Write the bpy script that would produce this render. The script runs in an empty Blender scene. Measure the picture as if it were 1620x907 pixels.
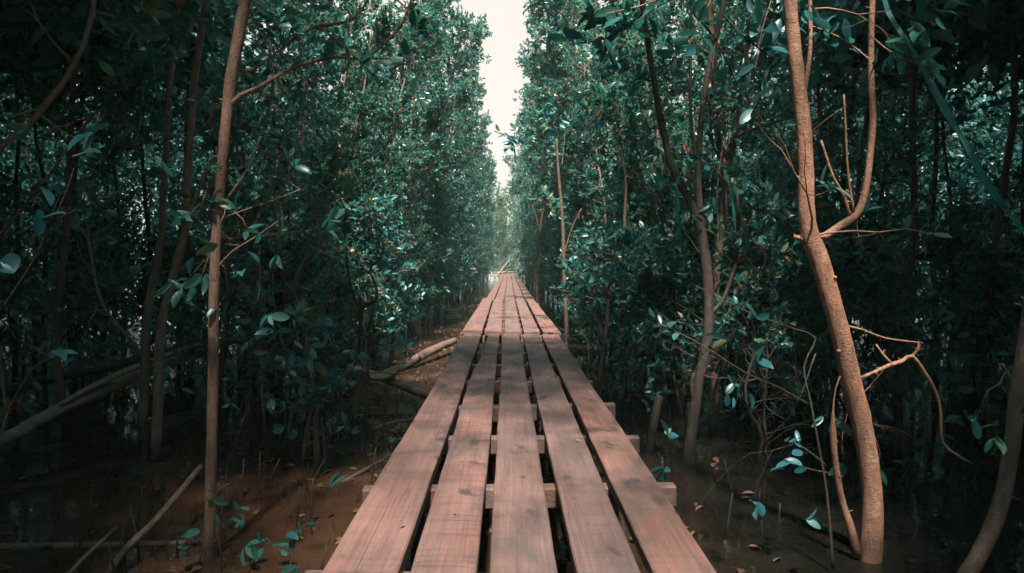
import bpy, math
import numpy as np
from mathutils import Vector

R = math.radians
sc = bpy.context.scene
COL = sc.collection
rng = np.random.default_rng(11)

# ------------------------------------------------------------------ camera
F = 1080.0                      # focal length in pixels of the 1620 x 907 photograph
HOR, VPX = 415.0, 805.0         # horizon row and vanishing column of the boardwalk
DECK = 0.55                     # deck top above the mud
CAMZ = DECK + 0.80
PITCH = math.atan((453.5 - HOR) / F)
YAW = math.atan((810.0 - VPX) / F)
cam_d = bpy.data.cameras.new('camera')
cam_d.sensor_width = 36.0
cam_d.lens = 24.0
cam_d.clip_start = 0.05
cam_d.clip_end = 2000
cam = bpy.data.objects.new('camera', cam_d)
COL.objects.link(cam)
cam.location = (0, 0, CAMZ)
cam.rotation_euler = (R(90) - PITCH, 0, -YAW)
sc.camera = cam

# ------------------------------------------------------------------ sky, sun, exposure
SUN_EL, SUN_AZ = R(62), R(179)  # azimuth measured clockwise from +Y (the view direction)
world = bpy.data.worlds.new('World')
sc.world = world
world.use_nodes = True
wt = world.node_tree
wt.nodes.clear()
w_out = wt.nodes.new('ShaderNodeOutputWorld')
w_bg = wt.nodes.new('ShaderNodeBackground')
w_sky = wt.nodes.new('ShaderNodeTexSky')
w_sky.sky_type = 'NISHITA'
w_sky.sun_disc = False
w_sky.sun_elevation = SUN_EL
w_sky.sun_rotation = SUN_AZ
w_sky.air_density = 1.0
w_sky.dust_density = 4.0
w_hs = wt.nodes.new('ShaderNodeHueSaturation')
w_hs.inputs['Saturation'].default_value = 0.85
w_tc = wt.nodes.new('ShaderNodeTexCoord')
w_sp = wt.nodes.new('ShaderNodeSeparateXYZ')
w_mr = wt.nodes.new('ShaderNodeMapRange')       # pale cream haze low down, clearer and bluer overhead
w_mr.inputs['From Min'].default_value = 0.46
w_mr.inputs['From Max'].default_value = 0.80
w_mr.inputs['To Min'].default_value = 0.92
w_mr.inputs['To Max'].default_value = 0.10
w_mix = wt.nodes.new('ShaderNodeMix')
w_mix.data_type = 'RGBA'
w_mix.inputs[7].default_value = (4.1, 3.6, 3.2, 1)   # thin bright overcast
w_gr = wt.nodes.new('ShaderNodeMix')
w_gr.data_type = 'RGBA'
w_gr.blend_type = 'MULTIPLY'
w_gr.inputs[0].default_value = 1.0
w_gr.inputs[7].default_value = (0.58, 1.22, 1.25, 1)
wt.links.new(w_sky.outputs[0], w_hs.inputs['Color'])
wt.links.new(w_hs.outputs[0], w_gr.inputs[6])
wt.links.new(w_gr.outputs[2], w_mix.inputs[6])
wt.links.new(w_tc.outputs['Generated'], w_sp.inputs[0])
wt.links.new(w_sp.outputs[2], w_mr.inputs[0])
wt.links.new(w_mr.outputs[0], w_mix.inputs[0])
wt.links.new(w_mix.outputs[2], w_bg.inputs['Color'])
w_bg.inputs['Strength'].default_value = 0.075
wt.links.new(w_bg.outputs[0], w_out.inputs['Surface'])

sun_d = bpy.data.lights.new('sun', 'SUN')
sun_d.energy = 5.0
sun_d.angle = R(3)
sun_d.color = (1.0, 0.89, 0.78)
sun = bpy.data.objects.new('sun', sun_d)
COL.objects.link(sun)
to_sun = Vector((math.sin(SUN_AZ) * math.cos(SUN_EL), math.cos(SUN_AZ) * math.cos(SUN_EL), math.sin(SUN_EL)))
sun.rotation_euler = to_sun.to_track_quat('Z', 'Y').to_euler()
sun.location = (0, -4, 12)

sc.view_settings.view_transform = 'Standard'
sc.view_settings.look = 'None'
sc.view_settings.exposure = 1.8
sc.view_settings.gamma = 1.0
sc.render.engine = 'CYCLES'
sc.cycles.max_bounces = 8
sc.cycles.diffuse_bounces = 5
sc.cycles.glossy_bounces = 3
sc.cycles.transmission_bounces = 4
sc.cycles.volume_bounces = 0
sc.cycles.use_denoising = True

# ------------------------------------------------------------------ pixel -> world
_f = np.array([math.sin(YAW) * math.cos(PITCH), math.cos(YAW) * math.cos(PITCH), -math.sin(PITCH)])
_r = np.array([math.cos(YAW), -math.sin(YAW), 0.0])
_u = np.cross(_r, _f)
CAM = np.array([0.0, 0.0, CAMZ])


def at(x, y, d):
    """The world point seen at photo pixel (x, y) at depth d metres along the boardwalk."""
    v = _f + _r * ((x - 810.0) / F) + _u * ((453.5 - y) / F)
    return CAM + v * (d / v[1])


def pxr(w, d):
    """Radius in metres of something w photo pixels wide at depth d."""
    return 0.5 * w * d / F


# ------------------------------------------------------------------ object helpers
def tag(o, label=None, cat=None, group=None, kind=None):
    if label: o['label'] = label
    if cat: o['category'] = cat
    if group: o['group'] = group
    if kind: o['kind'] = kind
    return o


def empty(name, loc=(0, 0, 0)):
    o = bpy.data.objects.new(name, None)
    o.empty_display_size = 0.2
    COL.objects.link(o)
    o.location = loc
    return o


class MB:
    """Collects vertices, faces and a per-vertex 'tone' and links them as ONE mesh object."""
    def __init__(s):
        s.v, s.f3, s.f4, s.t, s.n, s.ng = [], [], [], [], 0, []

    def add(s, v, f3=None, f4=None, tone=0.5, ngons=None):
        v = np.asarray(v, float)
        if f3 is not None and len(f3): s.f3.append(np.asarray(f3, int) + s.n)
        if f4 is not None and len(f4): s.f4.append(np.asarray(f4, int) + s.n)
        if ngons:
            for g in ngons: s.ng.append([i + s.n for i in g])
        s.v.append(v)
        s.t.append(np.broadcast_to(np.asarray(tone, float), (len(v),)))
        s.n += len(v)

    def mesh(s, name, mat, smooth=False, origin=None):
        v = np.concatenate(s.v)
        if origin is not None: v = v - np.asarray(origin)
        f3 = np.concatenate(s.f3) if s.f3 else np.zeros((0, 3), int)
        f4 = np.concatenate(s.f4) if s.f4 else np.zeros((0, 4), int)
        ngl = [len(g) for g in s.ng]
        loops = np.concatenate([f3.ravel(), f4.ravel()] + [np.array(g, int) for g in s.ng])
        sizes = np.concatenate([np.full(len(f3), 3), np.full(len(f4), 4), np.array(ngl, int)]).astype(int)
        starts = np.concatenate([[0], np.cumsum(sizes)[:-1]])
        me = bpy.data.meshes.new(name)
        me.vertices.add(len(v)); me.vertices.foreach_set('co', v.astype(np.float32).ravel())
        me.loops.add(len(loops)); me.loops.foreach_set('vertex_index', loops.astype(np.int32))
        me.polygons.add(len(sizes))
        me.polygons.foreach_set('loop_start', starts.astype(np.int32))
        me.polygons.foreach_set('use_smooth', np.full(len(sizes), smooth, bool))
        a = me.attributes.new('tone', 'FLOAT', 'POINT')
        a.data.foreach_set('value', np.concatenate(s.t).astype(np.float32))
        me.update(calc_edges=True)
        me.materials.append(mat)
        return me

    def build(s, name, mat, parent=None, smooth=False, origin=None):
        o = bpy.data.objects.new(name, s.mesh(name, mat, smooth, origin))
        COL.objects.link(o)
        if parent is not None: o.parent = parent
        elif origin is not None: o.location = tuple(origin)
        return o


def spline(pts, step=0.05):
    """Catmull-Rom resampling of rows (x, y, z, r)."""
    p = np.asarray(pts, float)
    if len(p) < 2: return p
    q = np.vstack([2 * p[0] - p[1], p, 2 * p[-1] - p[-2]])
    out = []
    for i in range(1, len(q) - 2):
        L = np.linalg.norm(q[i + 1][:3] - q[i][:3])
        n = max(2, int(L / step))
        t = (np.arange(n) / n)[:, None]
        a, b, c, d = q[i - 1], q[i], q[i + 1], q[i + 2]
        out.append(0.5 * ((2 * b) + (c - a) * t + (2 * a - 5 * b + 4 * c - d) * t ** 2 + (3 * b - a - 3 * c + d) * t ** 3))
    out.append(p[-1][None])
    o = np.vstack(out)
    o[:, 3] = np.maximum(o[:, 3], 0.0017)
    return o


def tube(mb, pts, sides=6, tone=0.5, lump=0.0, g=None, cap=True):
    """Sweeps a ring along rows (x, y, z, r)."""
    p = np.asarray(pts, float)
    n = len(p)
    c = p[:, :3]
    t = np.gradient(c, axis=0)
    t /= np.linalg.norm(t, axis=1)[:, None] + 1e-9
    ref = np.array([0.31, 0.83, 0.12]) if abs(t[0][1]) < 0.8 else np.array([1.0, 0.1, 0.2])
    a = np.cross(t, ref); a /= np.linalg.norm(a, axis=1)[:, None] + 1e-9
    b = np.cross(t, a)
    th = np.arange(sides) * 2 * math.pi / sides
    rr = np.broadcast_to(p[:, 3][:, None], (n, sides)).copy()
    if lump and g is not None:
        k = g.normal(0, 1, (n, sides))
        k = (np.roll(k, 1, 0) + k * 2 + np.roll(k, -1, 0)) / 4 + (np.roll(k, 1, 1) - k) * 0.2
        rr *= 1 + lump * k
    v = c[:, None, :] + rr[:, :, None] * (np.cos(th)[None, :, None] * a[:, None, :] + np.sin(th)[None, :, None] * b[:, None, :])
    v = v.reshape(-1, 3)
    i = np.arange(n - 1)[:, None] * sides
    j = np.arange(sides)[None, :]
    j2 = (j + 1) % sides
    f4 = np.stack([i + j, i + j2, i + sides + j2, i + sides + j], -1).reshape(-1, 4)
    mb.add(v, None, f4, tone, [list(range(sides))[::-1], [(n - 1) * sides + k for k in range(sides)]] if cap else None)


# a leaf: folded along the midrib, rounded outline, 8 vertices
LV = np.array([(0, 0, 0), (-.40, .24, .07), (.40, .24, .07), (0, .26, 0), (-.46, .62, .05), (.46, .62, .05), (0, .64, -.01), (0, 1, -.08)])
LF3 = np.array([(0, 2, 3), (0, 3, 1), (6, 5, 7), (4, 6, 7)])
LF4 = np.array([(3, 2, 5, 6), (1, 3, 6, 4)])
_st = [(.10, .24), (.28, .43), (.50, .50), (.72, .42), (.89, .22)]
NV = np.array([(0, 0, 0)] + [p for v_, w_ in _st for p in ((-w_, v_, .10 * w_ - .10 * v_ ** 2), (0, v_, -.10 * v_ ** 2), (w_, v_, .10 * w_ - .10 * v_ ** 2))] + [(0, 1, -.13)])
NF3 = np.array([(0, 2, 1), (0, 3, 2), (13, 14, 16), (14, 15, 16)])
NF4 = np.array([q for k in range(4) for q in ((1 + 3 * k, 2 + 3 * k, 5 + 3 * k, 4 + 3 * k), (2 + 3 * k, 3 + 3 * k, 6 + 3 * k, 5 + 3 * k))])
SV = np.array([(0, 0, 0), (-.46, .5, .06), (.46, .5, .06), (0, 1, -.06)])
SF3 = np.array([(0, 2, 3), (0, 3, 1)])


def norm(a):
    return a / (np.linalg.norm(a, axis=-1, keepdims=True) + 1e-9)


def leaves(mb, P, D, g, L, ratio=0.42, tone=None, up=0.7, simple=False, fine=False):
    n = len(P)
    if n == 0: return
    D = norm(D)
    N = g.normal(0, 0.75, (n, 3)) + np.array([0, 0, up])
    S = norm(np.cross(D, N))
    N = np.cross(S, D)
    L = np.broadcast_to(np.asarray(L, float), (n,)) * g.uniform(0.7, 1.2, n)
    W = L * ratio * g.uniform(0.85, 1.15, n)
    T = SV if simple else (NV if fine else LV)
    curl = g.uniform(0.2, 2.2, n)
    v = (P[:, None] + T[None, :, 0, None] * W[:, None, None] * S[:, None] + T[None, :, 1, None] * L[:, None, None] * D[:, None]
         + (T[None, :, 2] * curl[:, None])[:, :, None] * L[:, None, None] * N[:, None])
    k = len(T)
    off = (np.arange(n) * k)[:, None, None]
    if tone is None: tone = g.uniform(0, 1, n)
    tone = np.repeat(np.broadcast_to(tone, (n,)), k)
    if simple: mb.add(v.reshape(-1, 3), (SF3[None] + off).reshape(-1, 3), None, tone)
    elif fine: mb.add(v.reshape(-1, 3), (NF3[None] + off).reshape(-1, 3), (NF4[None] + off).reshape(-1, 4), tone)
    else: mb.add(v.reshape(-1, 3), (LF3[None] + off).reshape(-1, 3), (LF4[None] + off).reshape(-1, 4), tone)


# ------------------------------------------------------------------ materials
def mat(name):
    m = bpy.data.materials.new(name)
    m.use_nodes = True
    nt = m.node_tree
    b = nt.nodes['Principled BSDF']
    return m, nt, b


def node(nt, t, **kw):
    n = nt.nodes.new(t)
    for k, v in kw.items(): setattr(n, k, v)
    return n


def setv(n, **kw):
    for k, v in kw.items(): n.inputs[k].default_value = v
    return n


def noise(nt, vec, scale, detail=4, rough=0.55, dist=0.0, w=None):
    n = node(nt, 'ShaderNodeTexNoise', noise_dimensions='4D' if w is not None else '3D')
    n.inputs['Scale'].default_value = scale
    n.inputs['Detail'].default_value = detail
    n.inputs['Roughness'].default_value = rough
    n.inputs['Distortion'].default_value = dist
    if vec is not None: nt.links.new(vec, n.inputs['Vector'])
    if w is not None: nt.links.new(w, n.inputs['W'])
    return n.outputs[0]


def ramp(nt, fac, stops):
    r = node(nt, 'ShaderNodeValToRGB')
    while len(r.color_ramp.elements) < len(stops): r.color_ramp.elements.new(0.5)
    for e, (p, c) in zip(r.color_ramp.elements, stops):
        e.position = p
        e.color = tuple(c) + (1,) if len(c) == 3 else c
    nt.links.new(fac, r.inputs[0])
    return r.outputs[0]


def mixc(nt, fac, a, b, mode='MIX'):
    m = node(nt, 'ShaderNodeMix', data_type='RGBA', blend_type=mode)
    for i, s in ((0, fac), (6, a), (7, b)):
        if isinstance(s, (int, float)): m.inputs[i].default_value = s
        elif isinstance(s, tuple): m.inputs[i].default_value = s + (1,) if len(s) == 3 else s
        else: nt.links.new(s, m.inputs[i])
    return m.outputs[2]


def mth(nt, op, a, b=0.0, c=None):
    m = node(nt, 'ShaderNodeMath', operation=op)
    for i, s in enumerate((a, b) if c is None else (a, b, c)):
        if isinstance(s, (int, float)): m.inputs[i].default_value = s
        else: nt.links.new(s, m.inputs[i])
    return m.outputs[0]


def mapped(nt, scale, src='Object'):
    tc = node(nt, 'ShaderNodeTexCoord')
    mp = node(nt, 'ShaderNodeMapping')
    mp.inputs['Scale'].default_value = scale
    nt.links.new(tc.outputs[src], mp.inputs['Vector'])
    return mp.outputs[0]


def bump(nt, h, strength, dist, b):
    n = node(nt, 'ShaderNodeBump')
    n.inputs['Strength'].default_value = strength
    n.inputs['Distance'].default_value = dist
    nt.links.new(h, n.inputs['Height'])
    nt.links.new(n.outputs[0], b.inputs['Normal'])


def g3(v): return (v, v, v)


def leaf_mat(name, stops, trans=0.30, rough=0.36, spec=0.5):
    m, nt, b = mat(name)
    at_ = node(nt, 'ShaderNodeAttribute', attribute_name='tone')
    oi = node(nt, 'ShaderNodeObjectInfo')
    c = ramp(nt, at_.outputs['Fac'], stops)
    hs = node(nt, 'ShaderNodeHueSaturation')
    nt.links.new(c, hs.inputs['Color'])
    nt.links.new(mth(nt, 'MULTIPLY_ADD', oi.outputs['Random'], 0.45, 0.95), hs.inputs['Value'])
    nt.links.new(mth(nt, 'MULTIPLY_ADD', oi.outputs['Random'], 0.05, 0.475), hs.inputs['Hue'])
    c = hs.outputs[0]
    nt.links.new(c, b.inputs['Base Color'])
    b.inputs['Roughness'].default_value = rough
    b.inputs['Specular IOR Level'].default_value = spec
    tr = node(nt, 'ShaderNodeBsdfTranslucent')
    nt.links.new(mixc(nt, 1.0, c, (1.9, 2.0, 1.3), 'MULTIPLY'), tr.inputs['Color'])
    mx = node(nt, 'ShaderNodeMixShader')
    mx.inputs[0].default_value = trans
    nt.links.new(b.outputs[0], mx.inputs[1])
    nt.links.new(tr.outputs[0], mx.inputs[2])
    nt.links.new(mx.outputs[0], nt.nodes['Material Output'].inputs['Surface'])
    return m


M_LEAF = leaf_mat('mangrove_leaf', [(0.0, (.008, .058, .063)), (0.35, (.022, .105, .108)), (0.62, (.052, .145, .125)),
                                    (0.84, (.075, .130, .070)), (0.93, (.17, .13, .055)), (1.0, (.26, .12, .05))])
M_LEAF_SUNLIT = leaf_mat('sunlit_leaf', [(0.0, (.022, .080, .060)), (0.4, (.055, .125, .078)), (0.75, (.11, .155, .075)), (1.0, (.26, .20, .08))], 0.36, 0.4)  # leaf colour lightened and yellowed to paint in sunlight at the far end
M_DRY = leaf_mat('dry_leaf', [(0.0, (.045, .025, .016)), (0.5, (.085, .048, .028)), (1.0, (.15, .09, .05))], 0.1, 0.6, 0.3)


def bark_mat(name, base, dark, moss, ringscale=0.0, rough=0.75):
    m, nt, b = mat(name)
    v = mapped(nt, (1, 1, 0.35))
    oi = node(nt, 'ShaderNodeObjectInfo')
    w = mth(nt, 'MULTIPLY', oi.outputs['Random'], 37.0)
    n1 = noise(nt, v, 28, 6, 0.65, 0.6, w)
    n2 = noise(nt, mapped(nt, (1, 1, 1)), 5, 3, 0.5, 0, w)
    n3 = noise(nt, mapped(nt, (1, 1, 1.6)), 95, 3, 0.6, 0, w)
    c = ramp(nt, n1, [(0.25, dark), (0.52, base), (0.8, tuple(min(1, k * 1.35) for k in base))])
    c = mixc(nt, ramp(nt, n2, [(0.5, g3(0)), (0.72, g3(0.8))]), c, moss)
    c = mixc(nt, ramp(nt, n3, [(0.56, g3(0)), (0.64, g3(0.75))]), c, dark)
    rings = noise(nt, mapped(nt, (1.2, 1.2, 11)), 1.0, 3, 0.6, 0.3, w)
    c = mixc(nt, ramp(nt, rings, [(0.60, g3(0)), (0.72, g3(0.35))]), c, dark)
    lich = noise(nt, mapped(nt, (1, 1, .7)), 16, 5, 0.7, 0.2, mth(nt, 'ADD', w, 5.0))
    c = mixc(nt, ramp(nt, lich, [(0.56, g3(0)), (0.62, g3(0.6))]), c, tuple(min(1, k * 1.7) for k in moss))
    geo = node(nt, 'ShaderNodeNewGeometry'); spz = node(nt, 'ShaderNodeSeparateXYZ')
    nt.links.new(geo.outputs['Position'], spz.inputs[0])
    wet = mth(nt, 'MULTIPLY_ADD', n2, .35, mth(nt, 'MULTIPLY', spz.outputs[2], -1.0))
    c = mixc(nt, ramp(nt, wet, [(-0.0, g3(0)), (0.10, g3(0.8))]), c, tuple(k * .5 for k in dark))
    nt.links.new(c, b.inputs['Base Color'])
    b.inputs['Roughness'].default_value = rough
    b.inputs['Specular IOR Level'].default_value = 0.3
    bump(nt, mth(nt, 'ADD', mth(nt, 'ADD', n1, mth(nt, 'MULTIPLY', rings, 0.35)), mth(nt, 'MULTIPLY', n3, 0.5)), 0.8, 0.014, b)
    return m


M_BARK_WARM = bark_mat('bark_warm', (.19, .105, .080), (.06, .036, .030), (.12, .088, .07))
M_BARK_ORANGE = bark_mat('bark_orange', (.27, .135, .088), (.09, .048, .034), (.19, .115, .08))
M_BARK = bark_mat('bark_brown', (.115, .072, .057), (.04, .028, .023), (.08, .07, .055))
M_BARK_DARK = bark_mat('bark_dark', (.06, .044, .036), (.022, .018, .016), (.042, .044, .036))
M_BARK_PALE = bark_mat('bark_pale', (.23, .165, .13), (.09, .065, .052), (.16, .13, .105))
M_BARK_MID = bark_mat('bark_grey', (.155, .105, .085), (.06, .043, .036), (.11, .095, .08))
M_LOG = bark_mat('log_wood', (.36, .265, .21), (.12, .085, .07), (.22, .19, .155))


def plank_mat(name, tint, saw):
    m, nt, b = mat(name)
    oi = node(nt, 'ShaderNodeObjectInfo')
    w = mth(nt, 'MULTIPLY', oi.outputs['Random'], 91.0)
    big = noise(nt, mapped(nt, (6, .7, 6)), 1.0, 3, 0.5, 0.3, w)
    grain = noise(nt, mapped(nt, (42, 1.1, 42)), 1.0, 7, 0.62, 1.3, w)
    fib = noise(nt, mapped(nt, (230, 5, 230)), 1.0, 4, 0.6, 0.2, w)
    stain = noise(nt, mapped(nt, (5.5, 2.6, 5.5)), 1.0, 5, 0.62, 0.6, w)
    stain2 = noise(nt, mapped(nt, (9, 6, 9)), 1.0, 3, 0.5, 0.2, mth(nt, 'ADD', w, 11.0))
    band = noise(nt, mapped(nt, (2.6, 62, 2)), 1.0, 4, 0.65, 0.5, w)
    # growth lines that run up the board and bend round
    wv = node(nt, 'ShaderNodeTexWave', wave_type='BANDS', bands_direction='X', wave_profile='SAW')
    wv.inputs['Scale'].default_value = 1.0
    wv.inputs['Distortion'].default_value = 7.0
    wv.inputs['Detail'].default_value = 2.5
    wv.inputs['Detail Scale'].default_value = 0.6
    tcm = node(nt, 'ShaderNodeTexCoord')
    mp = node(nt, 'ShaderNodeMapping')
    mp.inputs['Scale'].default_value = (9, .55, 9)
    cmb = node(nt, 'ShaderNodeCombineXYZ')
    nt.links.new(w, cmb.inputs[0]); nt.links.new(mth(nt, 'MULTIPLY', w, 1.7), cmb.inputs[1])
    nt.links.new(cmb.outputs[0], mp.inputs['Location'])
    nt.links.new(tcm.outputs['Object'], mp.inputs['Vector'])
    nt.links.new(mp.outputs[0], wv.inputs['Vector'])
    lines = wv.outputs['Fac']
    lo = tuple(k * .50 for k in tint); hi = tuple(min(1, k * 1.30) for k in tint)
    c = ramp(nt, grain, [(0.30, lo), (0.50, tint), (0.70, hi)])
    c = mixc(nt, ramp(nt, big, [(0.34, g3(0)), (0.66, g3(0.65))]), c, (.115, .076, .072))
    c = mixc(nt, ramp(nt, lines, [(0.0, g3(0.5)), (0.05, g3(0.0)), (0.95, g3(0.0)), (1.0, g3(0.4))]), c, tuple(k * .36 for k in tint))
    c = mixc(nt, ramp(nt, fib, [(0.33, g3(0.4)), (0.46, g3(0))]), c, tuple(k * .30 for k in tint))
    red = noise(nt, mapped(nt, (8, 1.6, 8)), 1.0, 4, 0.6, 0.8, mth(nt, 'ADD', w, 23.0))
    c = mixc(nt, ramp(nt, red, [(0.52, g3(0)), (0.70, g3(0.45))]), c, (tint[0] * 1.40, tint[1] * 1.12, tint[2] * 1.02))
    if True:
        c = mixc(nt, ramp(nt, band, [(0.36, g3(0.7 if saw else 0.38)), (0.50, g3(0))]), c, tuple(k * .48 for k in tint))
    c = mixc(nt, ramp(nt, stain, [(0.47, g3(0)), (0.64, g3(0.75))]), c, (.055, .044, .042))
    c = mixc(nt, ramp(nt, stain2, [(0.62, g3(0)), (0.70, g3(0.85))]), c, (.026, .024, .026))
    # knots
    vo = node(nt, 'ShaderNodeTexVoronoi', voronoi_dimensions='4D')
    vo.inputs['Scale'].default_value = 1.0
    nt.links.new(mapped(nt, (7, 2.4, 7)), vo.inputs['Vector'])
    nt.links.new(w, vo.inputs['W'])
    c = mixc(nt, ramp(nt, vo.outputs['Distance'], [(0.17, g3(0.9)), (0.25, g3(0))]), c, (.045, .030, .026))
    nt.links.new(c, b.inputs['Base Color'])
    nt.links.new(ramp(nt, stain, [(0.3, g3(0.56)), (0.7, g3(0.74))]), b.inputs['Roughness'])
    b.inputs['Specular IOR Level'].default_value = 0.35
    h = mth(nt, 'ADD', mth(nt, 'MULTIPLY', grain, 0.8), mth(nt, 'MULTIPLY', fib, 0.5))
    if saw: h = mth(nt, 'ADD', h, mth(nt, 'MULTIPLY', band, 0.7))
    bump(nt, h, 0.8, 0.008, b)
    return m


M_PLANK = [plank_mat('plank_pink', (.160, .085, .073), False), plank_mat('plank_sawn', (.160, .083, .070), True),
           plank_mat('plank_grey', (.142, .082, .074), False), plank_mat('plank_red', (.176, .086, .068), False)]
M_JOIST = plank_mat('joist_wood', (.130, .070, .053), True)
M_POST = bark_mat('post_wood', (.16, .10, .075), (.06, .04, .03), (.09, .075, .06))

# mud and water
M_MUD, nt, b = mat('mud')
v = mapped(nt, (1, 1, 1))
n1 = noise(nt, v, 1.1, 5, 0.6, 0.3); n2 = noise(nt, v, 14, 5, 0.65)
c = ramp(nt, n2, [(0.3, (.018, .011, .008)), (0.55, (.038, .021, .014)), (0.8, (.066, .037, .025))])
c = mixc(nt, ramp(nt, n1, [(0.42, g3(0)), (0.6, g3(0.7))]), c, (.05, .034, .026))
nt.links.new(c, b.inputs['Base Color'])
b.inputs['Roughness'].default_value = 0.42
bump(nt, mth(nt, 'ADD', mth(nt, 'MULTIPLY', n1, 2.0), n2), 0.6, 0.03, b)

M_WATER, nt, b = mat('muddy_water')
v = mapped(nt, (1, 1, 1))
n1 = noise(nt, v, 0.9, 4, 0.55, 0.4); n2 = noise(nt, v, 5.5, 3, 0.5)
sp = node(nt, 'ShaderNodeSeparateXYZ'); nt.links.new(v, sp.inputs[0])
shade_right = ramp(nt, mth(nt, 'MULTIPLY_ADD', sp.outputs[0], .45, mth(nt, 'MULTIPLY', n1, .5)), [(0.30, g3(0)), (0.75, g3(1))])  # shade painted into the water colour, darker towards the right
silt = (ramp(nt, n1, [(0.3, (.020, .011, .007)), (0.55, (.046, .023, .014)), (0.75, (.075, .038, .023))]))
nt.links.new(mixc(nt, shade_right, silt, (.008, .0075, .006)), b.inputs['Base Color'])
b.inputs['Roughness'].default_value = 0.02
b.inputs['IOR'].default_value = 1.33
b.inputs['Specular IOR Level'].default_value = 0.5
bump(nt, n2, 0.10, 0.02, b)

M_STRAP, nt, b = mat('teal_plastic')
n1 = noise(nt, mapped(nt, (1, 1, 1)), 9, 4, 0.6)
nt.links.new(ramp(nt, n1, [(0.3, (.004, .05, .048)), (0.5, (.008, .12, .11)), (0.7, (.012, .17, .155))]), b.inputs['Base Color'])
b.inputs['Roughness'].default_value = 0.5

M_BARKCHIP = bark_mat('bark_slab', (.17, .115, .068), (.06, .04, .028), (.12, .09, .058))

# ------------------------------------------------------------------ ground and water
gx = np.concatenate([np.linspace(-90, -9, 28), np.linspace(-8.7, 8.7, 230), np.linspace(9, 90, 28)])
gy = np.concatenate([np.linspace(-60, -3, 20), np.linspace(-2.7, 26, 340), np.linspace(26.5, 120, 50)])
X, Y = np.meshgrid(gx, gy)


def fbm(x, y, s, seed):
    g = np.random.default_rng(seed)
    z = np.zeros_like(x)
    for k in range(14):
        a, ph = g.uniform(0, 2 * math.pi, 2)
        f = s * 1.32 ** k * 0.35
        z += np.sin((x * math.cos(a) + y * math.sin(a)) * f + ph + 1.3 * np.sin(y * f * .37 + x * f * .21 + ph * 3)) / 1.28 ** k
    return z / 3.0


def ground_z(x, y):
    x = np.asarray(x, float); y = np.asarray(y, float)
    z = -0.038 + 0.030 * fbm(x, y, 1.6, 5)
    z = z - 0.030 / (1 + np.exp(-(x - 0.4) * 3)) * (y < 16) * 1.7 + 0.02 / (1 + np.exp((x + 1.3) * 3))
    z = z + 0.012 * fbm(x, y, 7.0, 9)
    return np.clip(z, -0.16, 0.11)


mb = MB()
nx, ny = len(gx), len(gy)
i = np.arange(ny - 1)[:, None] * nx; j = np.arange(nx - 1)[None]
mb.add(np.stack([X.ravel(), Y.ravel(), ground_z(X, Y).ravel()], 1), None,
       np.stack([i + j, i + j + 1, i + nx + j + 1, i + nx + j], -1).reshape(-1, 4))
tag(mb.build('mud_ground', M_MUD, smooth=True), kind='structure')
mb = MB()
mb.add([(-85, -55, 0), (85, -55, 0), (85, 115, 0), (-85, 115, 0)], None, [(0, 1, 2, 3)])
tag(mb.build('water', M_WATER), kind='structure')

# ------------------------------------------------------------------ boardwalk
walk = tag(empty('boardwalk', (0, 0, 0)), 'long straight boardwalk of five reddish brown plank rows running through the mangroves', 'boardwalk')
TH = 0.038
# plank edges (left, right) measured at 1.76 m, 7.6 m (first boards), 7.7 m and 14.6 m (second boards)
L_A = [(-.481, -.285), (-.2585, -.0813), (-.049, .128), (.175, .343), (.3756, .540)]
L_B = [(-.500, -.305), (-.272, -.107), (-.067, .116), (.152, .332), (.362, .550)]
L_C = [(-.520, -.298), (-.270, -.079), (-.043, .137), (.172, .352), (.384, .578)]
L_D = [(-.545, -.345), (-.318, -.128), (-.072, .118), (.146, .315), (.366, .520)]
SEAMS = [-0.7, 7.6, 14.6, 21.9, 29.0, 36.2, 42.6, 48.5]


def plank(lane, y0, y1, xl0, xl1, xr0, xr1, z0, g, m, notch=None):
    n = max(8, int((y1 - y0) / 0.14))
    ys = np.linspace(y0, y1, n)
    t = (ys - y0) / (y1 - y0)

    def wob(a):
        w = sum(a / (k + 1) * np.sin(ys * g.uniform(.6, 1.4) * (k + 1) * 1.7 + g.uniform(0, 6)) for k in range(4))
        return w
    xl = xl0 + (xl1 - xl0) * t + wob(.002) + g.normal(0, .0008, n)
    xr = xr0 + (xr1 - xr0) * t + wob(.002) + g.normal(0, .0008, n)
    if notch is not None:
        xl = xl + notch(ys)
    zt = z0 + wob(.0022)
    tilt = g.normal(0, .0022)
    cup = g.normal(0, .0015)
    ch = .004
    sec = []
    u = np.array([0, 0, .0, .25, .5, .75, 1, 1, 1])
    offx = np.array([0, 0, ch, 0, 0, 0, -ch, 0, 0])
    offz = np.array([-TH, -ch, 0, 0, 0, 0, 0, -ch, -TH])
    V = []
    for q in range(9):
        x = xl + (xr - xl) * u[q] + offx[q]
        z = zt + offz[q] + tilt * (u[q] - .5) * 2 + cup * (1 - (2 * u[q] - 1) ** 2)
        yy = ys.copy()
        yy[0] += (u[q] - .5) * g0; yy[-1] += (u[q] - .5) * g1
        V.append(np.stack([x, yy, z], 1))
    V = np.stack(V, 1)     # n, 9, 3
    oy = (y0 + y1) / 2
    org = np.array([(xl0 + xr0) / 2, oy, z0])
    k = 9
    i = np.arange(n - 1)[:, None] * k; j = np.arange(k)[None]; j2 = (j + 1) % k
    f4 = np.stack([i + j2, i + j, i + k + j, i + k + j2], -1).reshape(-1, 4)
    mb = MB()
    mb.add(V.reshape(-1, 3) - org, None, f4, .5, [list(range(k)), [(n - 1) * k + q for q in range(k)][::-1]])
    o = mb.build('plank', m, walk)
    o.location = tuple(org)
    return o


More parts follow.
